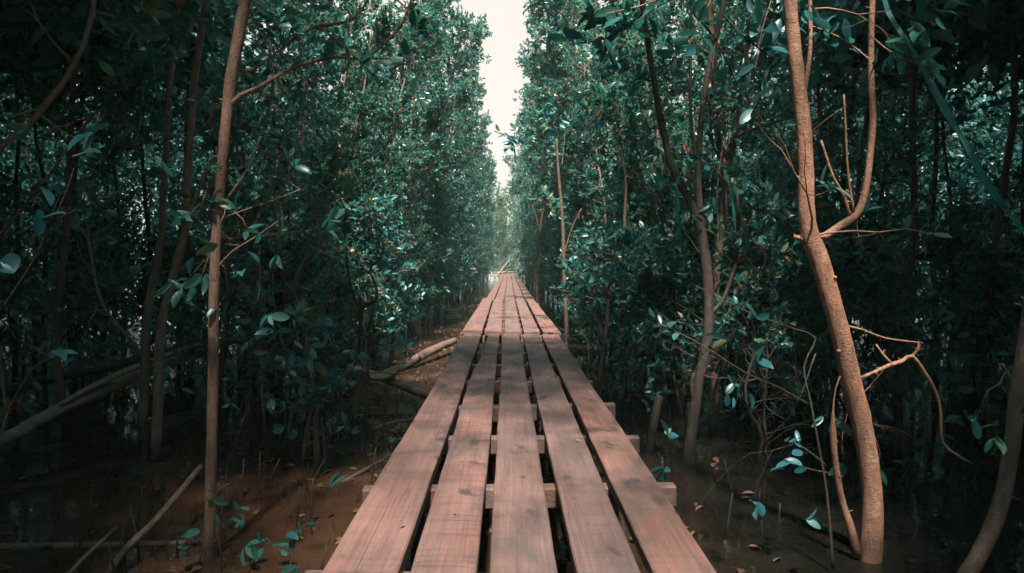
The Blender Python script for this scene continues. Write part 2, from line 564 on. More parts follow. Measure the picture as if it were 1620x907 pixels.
g = np.random.default_rng(3)
prev = [0] * 5
LF = [(-.50, -.32), (-.295, -.11), (-.075, .115), (.145, .325), (.36, .54)]
for s in range(len(SEAMS) - 1):
    for l in range(5):
        y0 = SEAMS[s] + (0 if s == 0 else [(-.12, .03, .05, .04, -.02)[l], g.uniform(-.3, .3)][min(1, s - 1)])
        y1 = SEAMS[s + 1] - .012 + ([(.02, .02, .05, .0, -.04)[l], g.uniform(-.3, .3)][min(1, s)])
        if s > 0: y0 = prev[l] + ([.0, .045, .05, .045, .03][l] if s == 1 else .02)
        g0, g1 = g.normal(0, .008, 2)
        jx = (g.normal(0, .005) + g.normal(0, .003, 4)) if s > 1 else np.zeros(4)
        if s == 0:
            e1 = L_B[l]
            e0 = tuple(p + (p - q) * .42 for p, q in zip(L_A[l], L_B[l]))
        elif s == 1: e0, e1 = L_C[l], L_D[l]
        else: e0 = e1 = LF[l]
        notch = None
        if s == 0 and l == 1:
            notch = lambda ys: .040 / (1 + np.exp(-(ys - 5.4) * 6)) - .026 * np.exp(-((ys - 6.1) / .30) ** 2)
        z0 = DECK + (0 if s == 0 else (.012 + .024 * (l == 0) + .008 * (l == 4)) * (s == 1) + g.normal(0, .003))
        plank(l, y0, y1, e0[0] + jx[0], e1[0] + jx[1], e0[1] + jx[2], e1[1] + jx[3], z0, g,
              M_PLANK[[[0, 1, 2, 2, 3], [3, 0, 2, 0, 3]][s % 2][l] if s < 2 else g.integers(0, 4)], notch)
        prev[l] = y1


def box_beam(mb, a, b, w, h, g, ch=.006):
    """A squared timber from a to b (horizontal), chamfered edges."""
    a = np.asarray(a, float); b = np.asarray(b, float)
    d = b - a; L = np.linalg.norm(d); d /= L
    s = np.array([-d[1], d[0], 0.0]); s /= np.linalg.norm(s)
    up = np.array([0, 0, 1.0])
    sec = [(-w / 2, -h + ch), (-w / 2, -ch), (-w / 2 + ch, 0), (w / 2 - ch, 0), (w / 2, -ch), (w / 2, -h + ch), (w / 2 - ch, -h), (-w / 2 + ch, -h)]
    n = 6
    V = []
    for q in range(n):
        p = a + d * L * q / (n - 1)
        e = ch if q in (0, n - 1) else 0
        for (x, z) in sec:
            V.append(p + s * x * (1 - e / w) + up * (z + g.normal(0, .0006)))
    V = np.array(V)
    i = np.arange(n - 1)[:, None] * 8; j = np.arange(8)[None]; j2 = (j + 1) % 8
    mb.add(V, None, np.stack([i + j, i + j2, i + 8 + j2, i + 8 + j], -1).reshape(-1, 4), .5, [list(range(8))[::-1], [(n - 1) * 8 + q for q in range(8)]])


g = np.random.default_rng(8)
for k in range(64):
    y = 2.55 + (k - 2) * 0.755 + g.normal(0, .03)
    if y > 48.3: break
    mb = MB()
    zt = DECK - TH - .004
    xa, xb = (-.555 if k < 2 else g.uniform(-.55, -.47)), (.628 if k < 5 else g.uniform(.56, .635))
    org = np.array([0, y, zt])
    box_beam(mb, np.array([xa, g.normal(0, .03), 0]), np.array([xb, g.normal(0, .03), 0]), g.uniform(.058, .075), .085 + g.normal(0, .004), g)
    o = mb.build('joist', M_JOIST, walk); o.location = tuple(org)
    if k % 2 == 1:
        for sx in (-.47, .53):
            mb = MB()
            x = sx + g.normal(0, .02)
            tube(mb, spline([(0, 0, -.6, .040), (.01, 0, -.2, .038), (0, .01, -.002 + zt - .086 - .0, .036)], .2), 8)
            o = mb.build('post', M_POST, walk); o.location = (x, y + .0, 0)

# ------------------------------------------------------------------ trees grown by rule
def along(P, t):
    """Interpolate rows of P at fractions t."""
    s = np.clip(np.asarray(t), 0, .9999) * (len(P) - 1)
    i = s.astype(int); f = (s - i)[:, None]
    return P[i] * (1 - f) + P[i + 1] * f


def foliage(tb, cb, bases, dirs, lens, g, n_twig, n_leaf, leaf, bias, twig_tubes=True, simple=False, yellow=0.07):
    """Side branches with twigs; leaves crowd towards the twig ends."""
    for B, D, L in zip(bases, dirs, lens):
        D = norm(D)
        k1 = norm(D + g.normal(0, .25, 3) + np.array([0, 0, .15]))
        k2 = norm(k1 + g.normal(0, .3, 3) + np.array([0, 0, .25]))
        P = np.array([B, B + D * L * .35, B + D * L * .35 + k1 * L * .35, B + D * L * .35 + k1 * L * .35 + k2 * L * .3])
        r = .004 + .007 * L
        tube(tb, np.hstack([P, np.array([[r], [r * .75], [r * .5], [r * .28]])]), 4, cap=False)
        t = g.uniform(.25, 1.0, n_twig); t[0] = 1.0
        TB = along(P, t)
        TD = norm(k1 * .7 + g.normal(0, .75, (n_twig, 3)) + bias)
        TL = g.uniform(.10, .34, n_twig)
        if twig_tubes:
            for q in range(n_twig):
                mid = TB[q] + TD[q] * TL[q] * .5 + g.normal(0, .012, 3)
                tube(tb, np.array([[*TB[q], .0030], [*mid, .0022], [*(TB[q] + TD[q] * TL[q]), .0012]]), 3, cap=False)
        idx = np.repeat(np.arange(n_twig), n_leaf)
        u = g.beta(2.2, 1.1, len(idx))
        Pp = TB[idx] + TD[idx] * (TL[idx] * u)[:, None] + g.normal(0, .008, (len(idx), 3))
        Dd = TD[idx] * .55 + norm(g.normal(0, 1, (len(idx), 3))) * .8 + np.array([0, 0, .12])
        tone = np.clip(g.normal(.40, .22, len(idx)), 0, .86)
        yy = g.uniform(0, 1, len(idx)) < yellow
        tone[yy] = g.uniform(.86, 1, yy.sum())
        leaves(cb, Pp, Dd, g, leaf, .44, tone, .7, simple)


def grow(seed, H, r0, low, spread, nbr, lean, leaf=.095, n_twig=6, n_leaf=11, bare=0):
    g = np.random.default_rng(seed)
    n = 9
    t = np.linspace(0, 1, n)
    wx = np.cumsum(g.normal(0, .05, n)); wy = np.cumsum(g.normal(0, .05, n))
    wx -= wx[0]; wy -= wy[0]
    P = np.stack([wx + lean * t ** 1.8, wy, t * H], 1)
    P[0, 2] = -.25
    tb, cb = MB(), MB()
    tube(tb, spline(np.hstack([P, (r0 * (1 - .80 * t) + .002)[:, None]]), .16), 7, .5, .05, g)
    tt = low + (1 - low) * g.uniform(0, 1, nbr) ** .85
    tt[:4] = (.97, .99, .93, .995)
    B = along(P, tt)
    az = g.uniform(0, 2 * math.pi, nbr)
    el = g.uniform(.05, .9, nbr)
    D = np.stack([np.cos(az) * np.cos(el) + .35, np.sin(az) * np.cos(el), np.sin(el)], 1)
    L = spread * g.uniform(.45, 1.15, nbr) * (1.12 - .55 * tt)
    foliage(tb, cb, B, D, L, g, n_twig, n_leaf, leaf, np.array([.12, 0, .25]))
    for q in range(bare):       # bare dead twigs low on the stem
        u = g.uniform(.08, max(.2, low + .15))
        b0 = along(P, [u])[0]
        a = g.uniform(0, 6.28)
        d = np.array([math.cos(a), math.sin(a), g.uniform(-.1, .9)])
        l = g.uniform(.3, .9)
        pts = [np.append(b0, .006)]
        for s in range(1, 4):
            d = norm(d + g.normal(0, .28, 3))
            pts.append(np.append(pts[-1][:3] + d * l / 3, .006 * (1 - s / 3.6)))
        tube(tb, np.array(pts), 4, cap=False)
        if g.uniform() < .6:
            d2 = norm(d + g.normal(0, .8, 3))
            tube(tb, np.array([[*pts[2][:3], .003], [*(pts[2][:3] + d2 * l * .35), .0012]]), 3, cap=False)
    return tb, cb


class Proto:
    def __init__(s, name, bark, *a, **k):
        tb, cb = grow(*a, **k)
        s.trunk = tb.mesh(name + '_trunk', bark, True)
        s.crown = cb.mesh(name + '_crown', M_LEAF, False)
        s.name, s.used = name, None

    def place(s, x, y, rz, sc_, label, group, cat='tree', name=None, tilt=0.0):
        z = float(ground_z(x, y))
        if s.used is None:
            root = empty(name or s.name)
            for pn, me in (('trunk', s.trunk), ('crown', s.crown)):
                o = bpy.data.objects.new(pn, me); COL.objects.link(o); o.parent = root
            s.used = root
        else:
            root = s.used.copy(); COL.objects.link(root)
            for ch in list(s.used.children):
                c = ch.copy(); COL.objects.link(c); c.parent = root
        root.location = (x, y, z); root.rotation_euler = (0, tilt, rz); root.scale = (sc_,) * 3
        return tag(root, label, cat, group)


WALL = [Proto('mangrove_tree', M_BARK_MID, 100 + k, 5.7 + .35 * (k % 4), .032 + .004 * (k % 3), .07, .82, 60, .40 + .16 * (k % 3), .080, 7, 14, bare=20) for k in range(7)]
TALL = [Proto('slender_mangrove', M_BARK if k % 2 else M_BARK_DARK, 200 + k, 6.0 + .3 * k, .034, .46, .95, 40, .3, .085, 7, 12, bare=30) for k in range(4)]
BUSH = [Proto('mangrove_sapling', M_BARK_DARK, 300 + k, 1.5 + .3 * k, .012, .12, .40, 20, .1, .085, 5, 8, bare=3) for k in range(3)]

g = np.random.default_rng(21)
n_wall = 0


def wall(side, x0, jit, y0, y1, step, sc_rng, proto, labels, group, rowlean=0.0):
    y = y0
    while y < y1:
        x = side * (x0 + g.normal(0, jit))
        base = 0.0 if side < 0 else math.pi
        p = proto[g.integers(0, len(proto))]
        lab = labels(y)
        p.place(x, y, base + g.normal(0, .6), g.uniform(*sc_rng), lab, group, tilt=(.0 if y < 11 else (g.normal(.018 if y < 22 else -.03, .02) if side > 0 else g.normal(-.022 if y < 22 else -.035, .02))))
        y += step * g.uniform(.75, 1.25)


def lab(side, row):
    sd = 'left' if side < 0 else 'right'
    def f(y):
        if row == 0:
            if y < 14: return 'leafy mangrove tree in the front of the %s foliage wall, before the second plank seam' % sd
            if y < 28: return 'leafy mangrove tree halfway down the %s side of the boardwalk, foliage to the ground' % sd
            return 'small far leafy mangrove near the boardwalk end on its %s side' % sd
        return 'leafy mangrove standing behind the front row on the %s of the boardwalk' % sd
    return f


# the two green walls along the boardwalk
wall(-1, 2.15, .18, 7.3, 12, .62, (.70, .80), WALL, lab(-1, 0), 'front row mangroves left of the boardwalk')
wall(-1, 2.05, .25, 12, 50, .85, (.86, 1.15), WALL, lab(-1, 0), 'front row mangroves left of the boardwalk')
wall(1, 1.95, .18, 7.2, 12, .62, (.70, .80), WALL, lab(1, 0), 'front row mangroves right of the boardwalk')
wall(1, 1.60, .25, 12, 50, .85, (.86, 1.22), WALL, lab(1, 0), 'front row mangroves right of the boardwalk')
wall(-1, 3.2, .25, 5.4, 34, 1.15, (.74, .95), WALL, lab(-1, 1), 'second row mangroves left of the boardwalk')
wall(1, 3.0, .25, 7.0, 34, 1.15, (.74, .95), WALL, lab(1, 1), 'second row mangroves right of the boardwalk')
# slender bare-stemmed trees in the dim wood on both sides
for sd, nm in ((-1, 'left'), (1, 'right')):
    placed = []
    tries = 0
    while len(placed) < 26 and tries < 3000:
        tries += 1
        y = g.uniform(2.8, 13)
        x = g.uniform(2.6, 9.0)
        if x > .80 * y + .6 or (x < 3.4 and y < 4.2) or any((x - a) ** 2 + (y - b) ** 2 < .75 ** 2 for a, b in placed): continue
        placed.append((x, y))
        if sd < 0 and x < .66 * y and y < 7 and x > 1.2: continue
        TALL[g.integers(0, 4)].place(sd * x, y, g.uniform(0, 6.28), g.uniform(.85, 1.1),
                                     'thin bare stemmed mangrove in the dim wood %s of the boardwalk' % nm, 'bare stemmed mangroves in the %s wood' % nm)
# behind the boardwalk's end
END_TREES = []
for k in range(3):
    END_TREES.append(Proto('end_mangrove', M_BARK_MID, 500 + k, 6.0, .034, .05, .85, 60, .2, .085, 7, 13, bare=4))
    END_TREES[-1].crown.materials[0] = M_LEAF_SUNLIT  # crowns take the leaf colour with sunlight painted in
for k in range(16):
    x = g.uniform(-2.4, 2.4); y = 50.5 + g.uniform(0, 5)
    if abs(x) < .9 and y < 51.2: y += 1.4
    END_TREES[g.integers(0, 3)].place(x, y, g.uniform(0, 6.28), g.uniform(.85, 1.15), 'paler green leafy mangrove closing the view behind the end of the boardwalk',
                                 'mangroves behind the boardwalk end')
# low saplings at the foot of the walls
for sd, nm, x0 in ((-1, 'left', 1.75), (1, 'right', 1.22)):
    for k in range(40):
        y = 6.0 + 38 * (k / 40) ** 1.7 + g.normal(0, .2)
        BUSH[g.integers(0, 3)].place(sd * (x0 + abs(g.normal(0, .22))), y, g.uniform(0, 6.28), g.uniform(.7, 1.15),
                                     'low leafy mangrove sapling at the %s edge of the boardwalk' % nm, 'saplings along the %s edge of the boardwalk' % nm, 'sapling')

for sd, nm in ((-1, 'left'), (1, 'right')):
    for k in range(30):
        y = g.uniform(6.6 if sd < 0 else 4.6, 9.5); x = g.uniform(1.7 if sd < 0 else 1.5, min(6.5, .72 * y + .4))
        BUSH[g.integers(0, 3)].place(sd * x, y, g.uniform(0, 6.28), g.uniform(.6, 1.1), 'small dim sapling growing among the bare stems %s of the boardwalk' % nm,
                                     'dim saplings in the %s wood' % nm, 'sapling')

TWIGS = [Proto('twiggy_sapling', M_BARK_MID if k % 2 else M_BARK_DARK, 400 + k, 1.3 + .35 * k, .011, .35, .32, 9, .15, .07, n_twig=4, n_leaf=6, bare=9) for k in range(4)]
for sd, nm in ((-1, 'left'), (1, 'right')):
    for k in range(17):
        y = g.uniform(4.4, 9.5); x = g.uniform(1.3 if sd < 0 else 1.25, .44 * y if sd < 0 else .52 * y)
        if sd > 0 and y < 4.2 and x < 1.9: continue
        TWIGS[g.integers(0, 4)].place(sd * x, y, g.uniform(0, 6.28), g.uniform(.7, 1.2), 'bare twiggy sapling in the tangle of stems %s of the boardwalk' % nm,
                                      'twiggy saplings %s of the boardwalk' % nm)

# the wood beyond: one mass of foliage nobody could count
fb = MB()
g = np.random.default_rng(33)


def mass(n, xs, ys, zs, leaf, nl, spread, simple=True):
    c = np.stack([g.uniform(*xs, n), g.uniform(*ys, n), g.uniform(*zs, n)], 1)
    idx = np.repeat(np.arange(n), nl)
    P = c[idx] + g.normal(0, spread, (len(idx), 3)) * np.array([1, 1, .6])
    D = norm(g.normal(0, 1, (len(idx), 3)) + np.array([0, 0, .1]))
    tone = np.clip(g.normal(.4, .22, len(idx)), 0, 1)
    P[:, 2] = np.maximum(P[:, 2], .08)
    leaves(fb, P, D, g, leaf, .5, tone, .8, simple)


def span(sd, a, b): return (a, b) if sd > 0 else (-b, -a)


for sd in (-1, 1):
    # crowns closing over the wood on both sides
    mass(3000, span(sd, 2.4, 12), (-10, 5.5), (3.2, 6.0), .24, 26, .40)
    mass(900, span(sd, 3.3, 10), (5.5, 8.5), (3.6, 6.0), .22, 24, .40)
    mass(900, span(sd, 1.95, 4.2), (-8, 5.2), (3.5, 5.4), .18, 24, .28)
    mass(700, span(sd, 4.0, 12), (5, 9), (3.8, 6.0), .24, 22, .40)
    mass(420 if sd < 0 else 200, span(sd, 5.0, 12), (9, 20), (3.8, 6.0), .24, 22, .40)
    mass(260, span(sd, 5.0, 12), (20, 66), (3.6, 6.0), .28, 18, .45)
    # side curtains
    mass(3600, span(sd, 8.6, 12.5), (1, 17), (.2, 4.8), .13, 20, .25)
    mass(1500, span(sd, 4.2, 8.5), (11, 20), (.2, 4.4), .13, 20, .28)
    mass(1500, span(sd, 3.6, 7.5), (20, 52), (.2, 4.4), .20, 18, .35)
    mass(1900, span(sd, 12.5, 17), (-12, 24), (.2, 5.8), .30, 20, .45)
    mass(600, span(sd, 8, 14), (24, 66), (.2, 5.8), .34, 18, .5)
    # sparse understorey
    mass(420, span(sd, 2.4, 8.6), (4.5, 12), (.2, 3.4), .10, 9, .20, False)
mass(520, (5.5, 16), (6.5, 17), (2.4, 6.4), .20, 22, .35)
mass(1500, (-9, 9), (53, 66), (.2, 4.6), .20, 20, .4)
mass(1800, (-14, 14), (-12, -8), (.2, 6), .26, 18, .4)      # the wood closes behind the viewpoint too
mass(460, (-2.2, 2.2), (-7, 2.0), (4.0, 5.6), .14, 22, .25)  # clumps added overhead, out of view, to shade the near deck
mass(330, (-1.7, 1.1), (2.0, 4.7), (4.1, 5.6), .14, 22, .22)  # more unseen clumps added to carry that shade towards the first seam
mass(110, (-2.3, -1.1), (.3, 4.6), (3.8, 5.4), .15, 22, .22)  # unseen clumps added to darken the near left mud
tag(fb.build('forest', M_LEAF), kind='stuff')
# ------------------------------------------------------------------ trees traced one by one
def path(rows, d):
    """Rows (px, py, width px[, depth]) -> rows (x, y, z, r)."""
    out = []
    for r in rows:
        dd = r[3] if len(r) > 3 else d
        out.append([*at(r[0], r[1], dd), pxr(r[2], dd) * .87])
    return out


def limb(mb, rows, d, g, sides=9, lump=.05, step=.045, knots=0.0):
    p = spline(path(rows, d), step)
    if knots:
        s = np.concatenate([[0], np.cumsum(np.linalg.norm(np.diff(p[:, :3], axis=0), axis=1))])
        pos = 0.15
        while pos < s[-1]:
            p[:, 3] *= 1 + knots * np.exp(-((s - pos) / .018) ** 2)
            pos += g.uniform(.16, .38)
    tube(mb, p, sides, .5, lump, g)
    return p


def stubs(mb, p, g, n):
    for k in range(n):
        i = g.integers(2, len(p) - 2)
        d = norm(g.normal(0, 1, 3) * np.array([1, 1, .4]) + np.array([0, 0, .25]))
        r = p[i, 3]
        tube(mb, np.array([[*(p[i, :3] + d * r * .5), r * .26], [*(p[i, :3] + d * r * 1.15), r * .22], [*(p[i, :3] + d * (r + g.uniform(.006, .03))), r * .12]]), 5)


def twig(mb, p0, d, l, r, g, depth=2, ends=None):
    pts = [np.append(p0, r)]
    n = 5
    for s in range(1, n + 1):
        d = norm(d + g.normal(0, .20, 3))
        pts.append(np.append(pts[-1][:3] + d * l / n, r * (1 - .75 * s / n)))
    tube(mb, np.array(pts), 4, cap=False)
    if ends is not None: ends.append((pts[-1][:3], d))
    if depth > 0:
        for k in range(g.integers(1, 4)):
            i = g.integers(1, n)
            twig(mb, pts[i][:3], norm(d + g.normal(0, .7, 3)), l * g.uniform(.35, .6), pts[i][3] * .7, g, depth - 1, ends)


def leafy(cb, pts, g, n, leaf, tone=(.35, .15), spread=.02):
    """Leaves set along a polyline of rows (x, y, z, ...)."""
    P = np.asarray(pts, float)[:, :3]
    t = g.beta(1.6, 1.0, n)
    B = along(P, t)
    T = norm(np.gradient(P, axis=0))
    TD = along(T, t)
    D = TD * .5 + norm(g.normal(0, 1, (n, 3))) * .8 + np.array([0, 0, .1])
    leaves(cb, B + g.normal(0, spread, (n, 3)), D, g, leaf, .42, np.clip(g.normal(*tone, n), 0, .88), .9, fine=True)


def crown_blob(tb, cb, top, g, n, spread, leaf=.10):
    az = g.uniform(0, 6.28, n); el = g.uniform(-.2, 1.0, n)
    D = np.stack([np.cos(az) * np.cos(el), np.sin(az) * np.cos(el), np.sin(el)], 1)
    B = np.asarray(top) + g.normal(0, .25, (n, 3)) * np.array([1, 1, 1.2])
    foliage(tb, cb, B, D, spread * g.uniform(.4, 1.1, n), g, 6, 10, leaf, np.array([0, 0, .2]))


def traced_tree(name, label, bark, d, trunk, limbs, seed, knots=.10, nstub=6, crown=0, spread=.9, twigs=0, sprays=(), leaf=.10, cat='tree'):
    g = np.random.default_rng(seed)
    base = at(trunk[0][0], trunk[0][1], trunk[0][3] if len(trunk[0]) > 3 else d)
    org = np.array([base[0], base[1], float(ground_z(base[0], base[1]))])
    root = tag(empty(name, tuple(org)), label, cat)
    tb, cb = MB(), MB()
    p = limb(tb, trunk, d, g, 12, .045, .035, knots)
    stubs(tb, p, g, nstub)
    ps = [p]
    bs = []
    for rows in limbs:
        bm_ = MB()
        q = limb(bm_, rows, d, g, 8, .05, .045, knots * .7)
        stubs(bm_, q, g, max(1, nstub // 3))
        bs.append(bm_); ps.append(q)
    for k in range(twigs):
        qi = g.integers(0, len(ps)); q = ps[qi]; tgt = tb if qi == 0 else bs[qi - 1]
        i = g.integers(int(len(q) * .15), len(q))
        ends = []
        twig(tgt, q[i, :3], norm(g.normal(0, 1, 3) + np.array([0, 0, .4])), g.uniform(.25, .7), min(.006, q[i, 3] * .5), g, 2, ends)
        for e, dd in ends:
            if g.uniform() < .45:
                m = g.integers(2, 5)
                leaves(cb, np.repeat(e[None], m, 0), dd + g.normal(0, .7, (m, 3)), g, leaf * .8, .42, np.clip(g.normal(.4, .2, m), 0, .88), fine=True)
    if crown: crown_blob(tb, cb, p[-1, :3] + np.array([0, 0, -.3]), g, crown, spread, leaf)
    for rows, n, lf in sprays:
        q = spline(path(rows, d), .06)
        bm_ = MB(); tube(bm_, q, 4, cap=False); bs.append(bm_)
        leafy(cb, q, g, n, lf, (.3, .14))
    tb.build('trunk', bark, root, True, org)
    for bm_ in bs: bm_.build('branch', bark, root, True, org)
    if cb.n: cb.build('crown', M_LEAF, root, True, org)
    return root


# --- left of the boardwalk
traced_tree('mangrove_tree', 'tall straight brown trunk with ringed bark nearest the boardwalk on its left', M_BARK_WARM, 3.05,
            [(330, 915, 23), (331, 850, 21), (333, 780, 20), (335, 700, 19.5), (337, 600, 19), (338, 500, 18.5), (341, 400, 18.5), (346, 320, 18), (352, 250, 18),
             (360, 175, 20), (368, 110, 21), (380, 40, 20), (390, -30, 19), (400, -300, 16), (408, -700, 12), (402, -1050, 8)],
            [[(362, 172, 9), (378, 152, 8), (405, 140, 7, 3.15), (465, 107, 6, 3.4), (525, 91, 6, 3.6), (570, 92, 5, 3.7), (602, 74, 4, 3.8), (640, 30, 5, 3.9), (665, -60, 4, 4.0), (690, -200, 3, 4.0)],
             [(372, 108, 7), (395, 112, 6, 3.2), (440, 82, 5, 3.4), (492, 45, 6, 3.5), (560, 28, 5, 3.6), (600, -40, 4, 3.6), (640, -160, 2, 3.6)],
             [(355, 240, 6), (340, 280, 5, 3.2), (318, 330, 5, 3.3), (300, 352, 4, 3.4)],
             [(340, 430, 5), (365, 400, 4), (400, 378, 3), (440, 350, 2)],
             [(347, 330, 5), (370, 300, 4), (395, 262, 3), (412, 215, 2)],
             [(340, 350, 4), (380, 335, 3), (430, 318, 2), (475, 300, 2)]], 41, .09, 9, 26, 1.0, 12,
            [([(570, 92, 4, 3.7), (630, 90, 3, 3.8), (690, 60, 2, 3.9)], 14, .09), ([(600, -20, 4, 3.7), (640, 10, 3, 3.7), (665, 55, 2, 3.7)], 16, .09),
             ([(500, 40, 4, 3.5), (540, 70, 3, 3.5), (590, 120, 2, 3.5)], 14, .08), ([(450, 78, 4, 3.4), (470, 30, 3, 3.4), (520, -20, 2, 3.4)], 14, .085)])
traced_tree('mangrove_tree', 'thin trunk with a pale knuckle at knee height, just left behind the ringed trunk', M_BARK_PALE, 5.2,
            [(226, 705, 17), (228, 620, 16), (230, 560, 16), (233, 500, 15), (240, 455, 14), (256, 370, 12), (259, 300, 11), (264, 215, 11), (268, 130, 10), (280, 20, 9), (292, -80, 8), (300, -300, 6), (296, -480, 4)],
            [[(266, 180, 4), (255, 150, 3), (243, 110, 3), (236, 60, 2)], [(262, 250, 4), (280, 240, 3), (300, 215, 3)]], 42, .14, 5, 16, .9, 9)
traced_tree('mangrove_tree', 'slim trunk leaning left at its foot, beside the ringed trunk', M_BARK_PALE, 4.6,
            [(246, 728, 18), (250, 640, 18), (252, 560, 17), (258, 500, 16), (276, 430, 15), (294, 360, 14), (297, 290, 13), (302, 205, 13), (309, 120, 12), (320, 40, 12), (332, -40, 11), (345, -250, 8), (350, -560, 5)],
            [[(296, 350, 7), (307, 320, 7), (325, 275, 7), (343, 243, 7), (356, 215, 5, 4.7)], [(297, 220, 5), (315, 205, 4), (335, 185, 3), (350, 160, 3)],
             [(293, 372, 4), (305, 368, 3), (318, 362, 2)]], 43, .08, 6, 18, .9, 9)
traced_tree('leaning_tree', 'thin bare stem leaning steeply up to the right at the left edge of the view', M_BARK_PALE, 3.6,
            [(-190, 830, 14), (-120, 480, 13), (-60, 300, 12), (0, 234, 12), (42, 202, 11), (62, 178, 11), (98, 134, 10), (112, 110, 9), (122, 92, 9), (135, 62, 9), (150, -10, 8), (165, -200, 6)],
            [[(60, 180, 4), (110, 215, 3), (140, 228, 2)]], 44, .10, 5, 10, .7, 7)
traced_tree('sapling', 'pale forked bare sapling in the dark, left of the thin knuckled trunk', M_BARK_PALE, 4.7,
            [(223, 560, 6), (205, 535, 6), (180, 508, 6), (163, 482, 5), (152, 450, 5), (145, 410, 5), (140, 378, 5), (139, 355, 4)],
            [[(140, 380, 4), (122, 355, 3), (105, 335, 3), (94, 318, 2)], [(141, 378, 4), (160, 365, 3), (180, 352, 3), (200, 330, 2)],
             [(150, 440, 3), (128, 405, 2), (122, 380, 2)]], 45, .1, 2, 0, .5, 5, cat='sapling')
traced_tree('sapling', 'long thin bare shoot crossing the upper left corner beside two large leaves', M_BARK_DARK, 2.7,
            [(-60, 470, 6), (0, 372, 5), (60, 300, 5), (100, 245, 4), (140, 190, 4), (165, 170, 3)],
            [[(-60, 400, 4), (0, 378, 4), (80, 350, 4), (150, 320, 3), (215, 290, 2)]], 46, .06, 1, 0, .5, 2, cat='sapling')

# --- right of the boardwalk
traced_tree('mangrove_tree', 'thick bent reddish trunk with a curved fork, standing right of the boardwalk', M_BARK_ORANGE, 3.05,
            [(1372, 915, 42), (1378, 860, 40), (1380, 800, 36), (1374, 730, 35), (1363, 670, 35), (1346, 600, 34), (1334, 545, 34), (1318, 485, 33), (1305, 440, 33),
             (1292, 400, 32), (1282, 376, 33), (1276, 335, 28), (1275, 270, 27), (1271, 200, 26), (1263, 130, 25), (1255, 60, 24), (1249, -20, 23), (1242, -300, 19), (1250, -700, 13), (1258, -1050, 7)],
            [[(1290, 385, 17), (1306, 374, 15), (1330, 358, 15), (1352, 343, 15), (1364, 322, 14), (1372, 285, 12), (1377, 240, 12), (1381, 190, 12), (1378, 120, 11), (1379, 30, 10), (1384, -100, 9), (1390, -420, 5)],
             [(1346, 346, 6), (1335, 310, 5), (1318, 280, 5), (1306, 245, 5), (1299, 222, 4)], [(1351, 338, 6), (1345, 300, 5), (1340, 255, 4), (1338, 205, 4), (1335, 150, 3)],
             [(1270, 160, 8), (1277, 120, 8), (1282, 70, 7), (1281, -10, 7), (1275, -150, 5)],
             [(1283, 376, 12), (1268, 378, 9), (1256, 374, 7)],
             [(1356, 880, 18), (1347, 840, 15), (1333, 795, 12), (1325, 755, 11), (1320, 715, 11), (1318, 684, 12), (1318, 650, 4), (1322, 615, 3), (1332, 590, 3)],
             [(1362, 598, 7), (1385, 588, 6), (1410, 577, 8), (1427, 572, 8), (1443, 563, 7), (1462, 588, 6), (1478, 615, 6), (1488, 650, 5), (1491, 700, 5), (1515, 720, 4), (1538, 734, 3)],
             [(1410, 575, 5), (1396, 560, 4), (1386, 545, 3)], [(1440, 566, 4), (1452, 553, 5), (1453, 540, 3)],
             [(1335, 515, 5), (1365, 522, 4), (1400, 535, 3), (1460, 543, 3)],
             [(1366, 930, 14), (1372, 890, 14), (1386, 860, 13), (1384, 820, 12)]], 51, .05, 26, 26, 1.05, 8,
            [([(1245, -160, 5, 2.9), (1150, -60, 4, 2.6), (1040, 0, 3, 2.4), (960, 22, 2, 2.3)], 22, .085), ([(1150, -60, 3, 2.6), (1120, 10, 3, 2.5), (1090, 70, 2, 2.4)], 12, .085),
             ([(1040, 0, 3, 2.4), (990, 60, 2, 2.4), (975, 105, 2, 2.4)], 10, .08), ([(1245, -160, 5, 2.9), (1230, -40, 3, 2.6), (1205, 50, 2, 2.5), (1195, 110, 2, 2.5)], 14, .09), ([(1382, 100, 4), (1330, 60, 3), (1280, 40, 2)], 14, .09), ([(1380, 60, 4), (1420, 90, 3), (1470, 105, 2)], 14, .10),
             ([(1390, -80, 4), (1440, -20, 3), (1500, 30, 2)], 18, .10)])
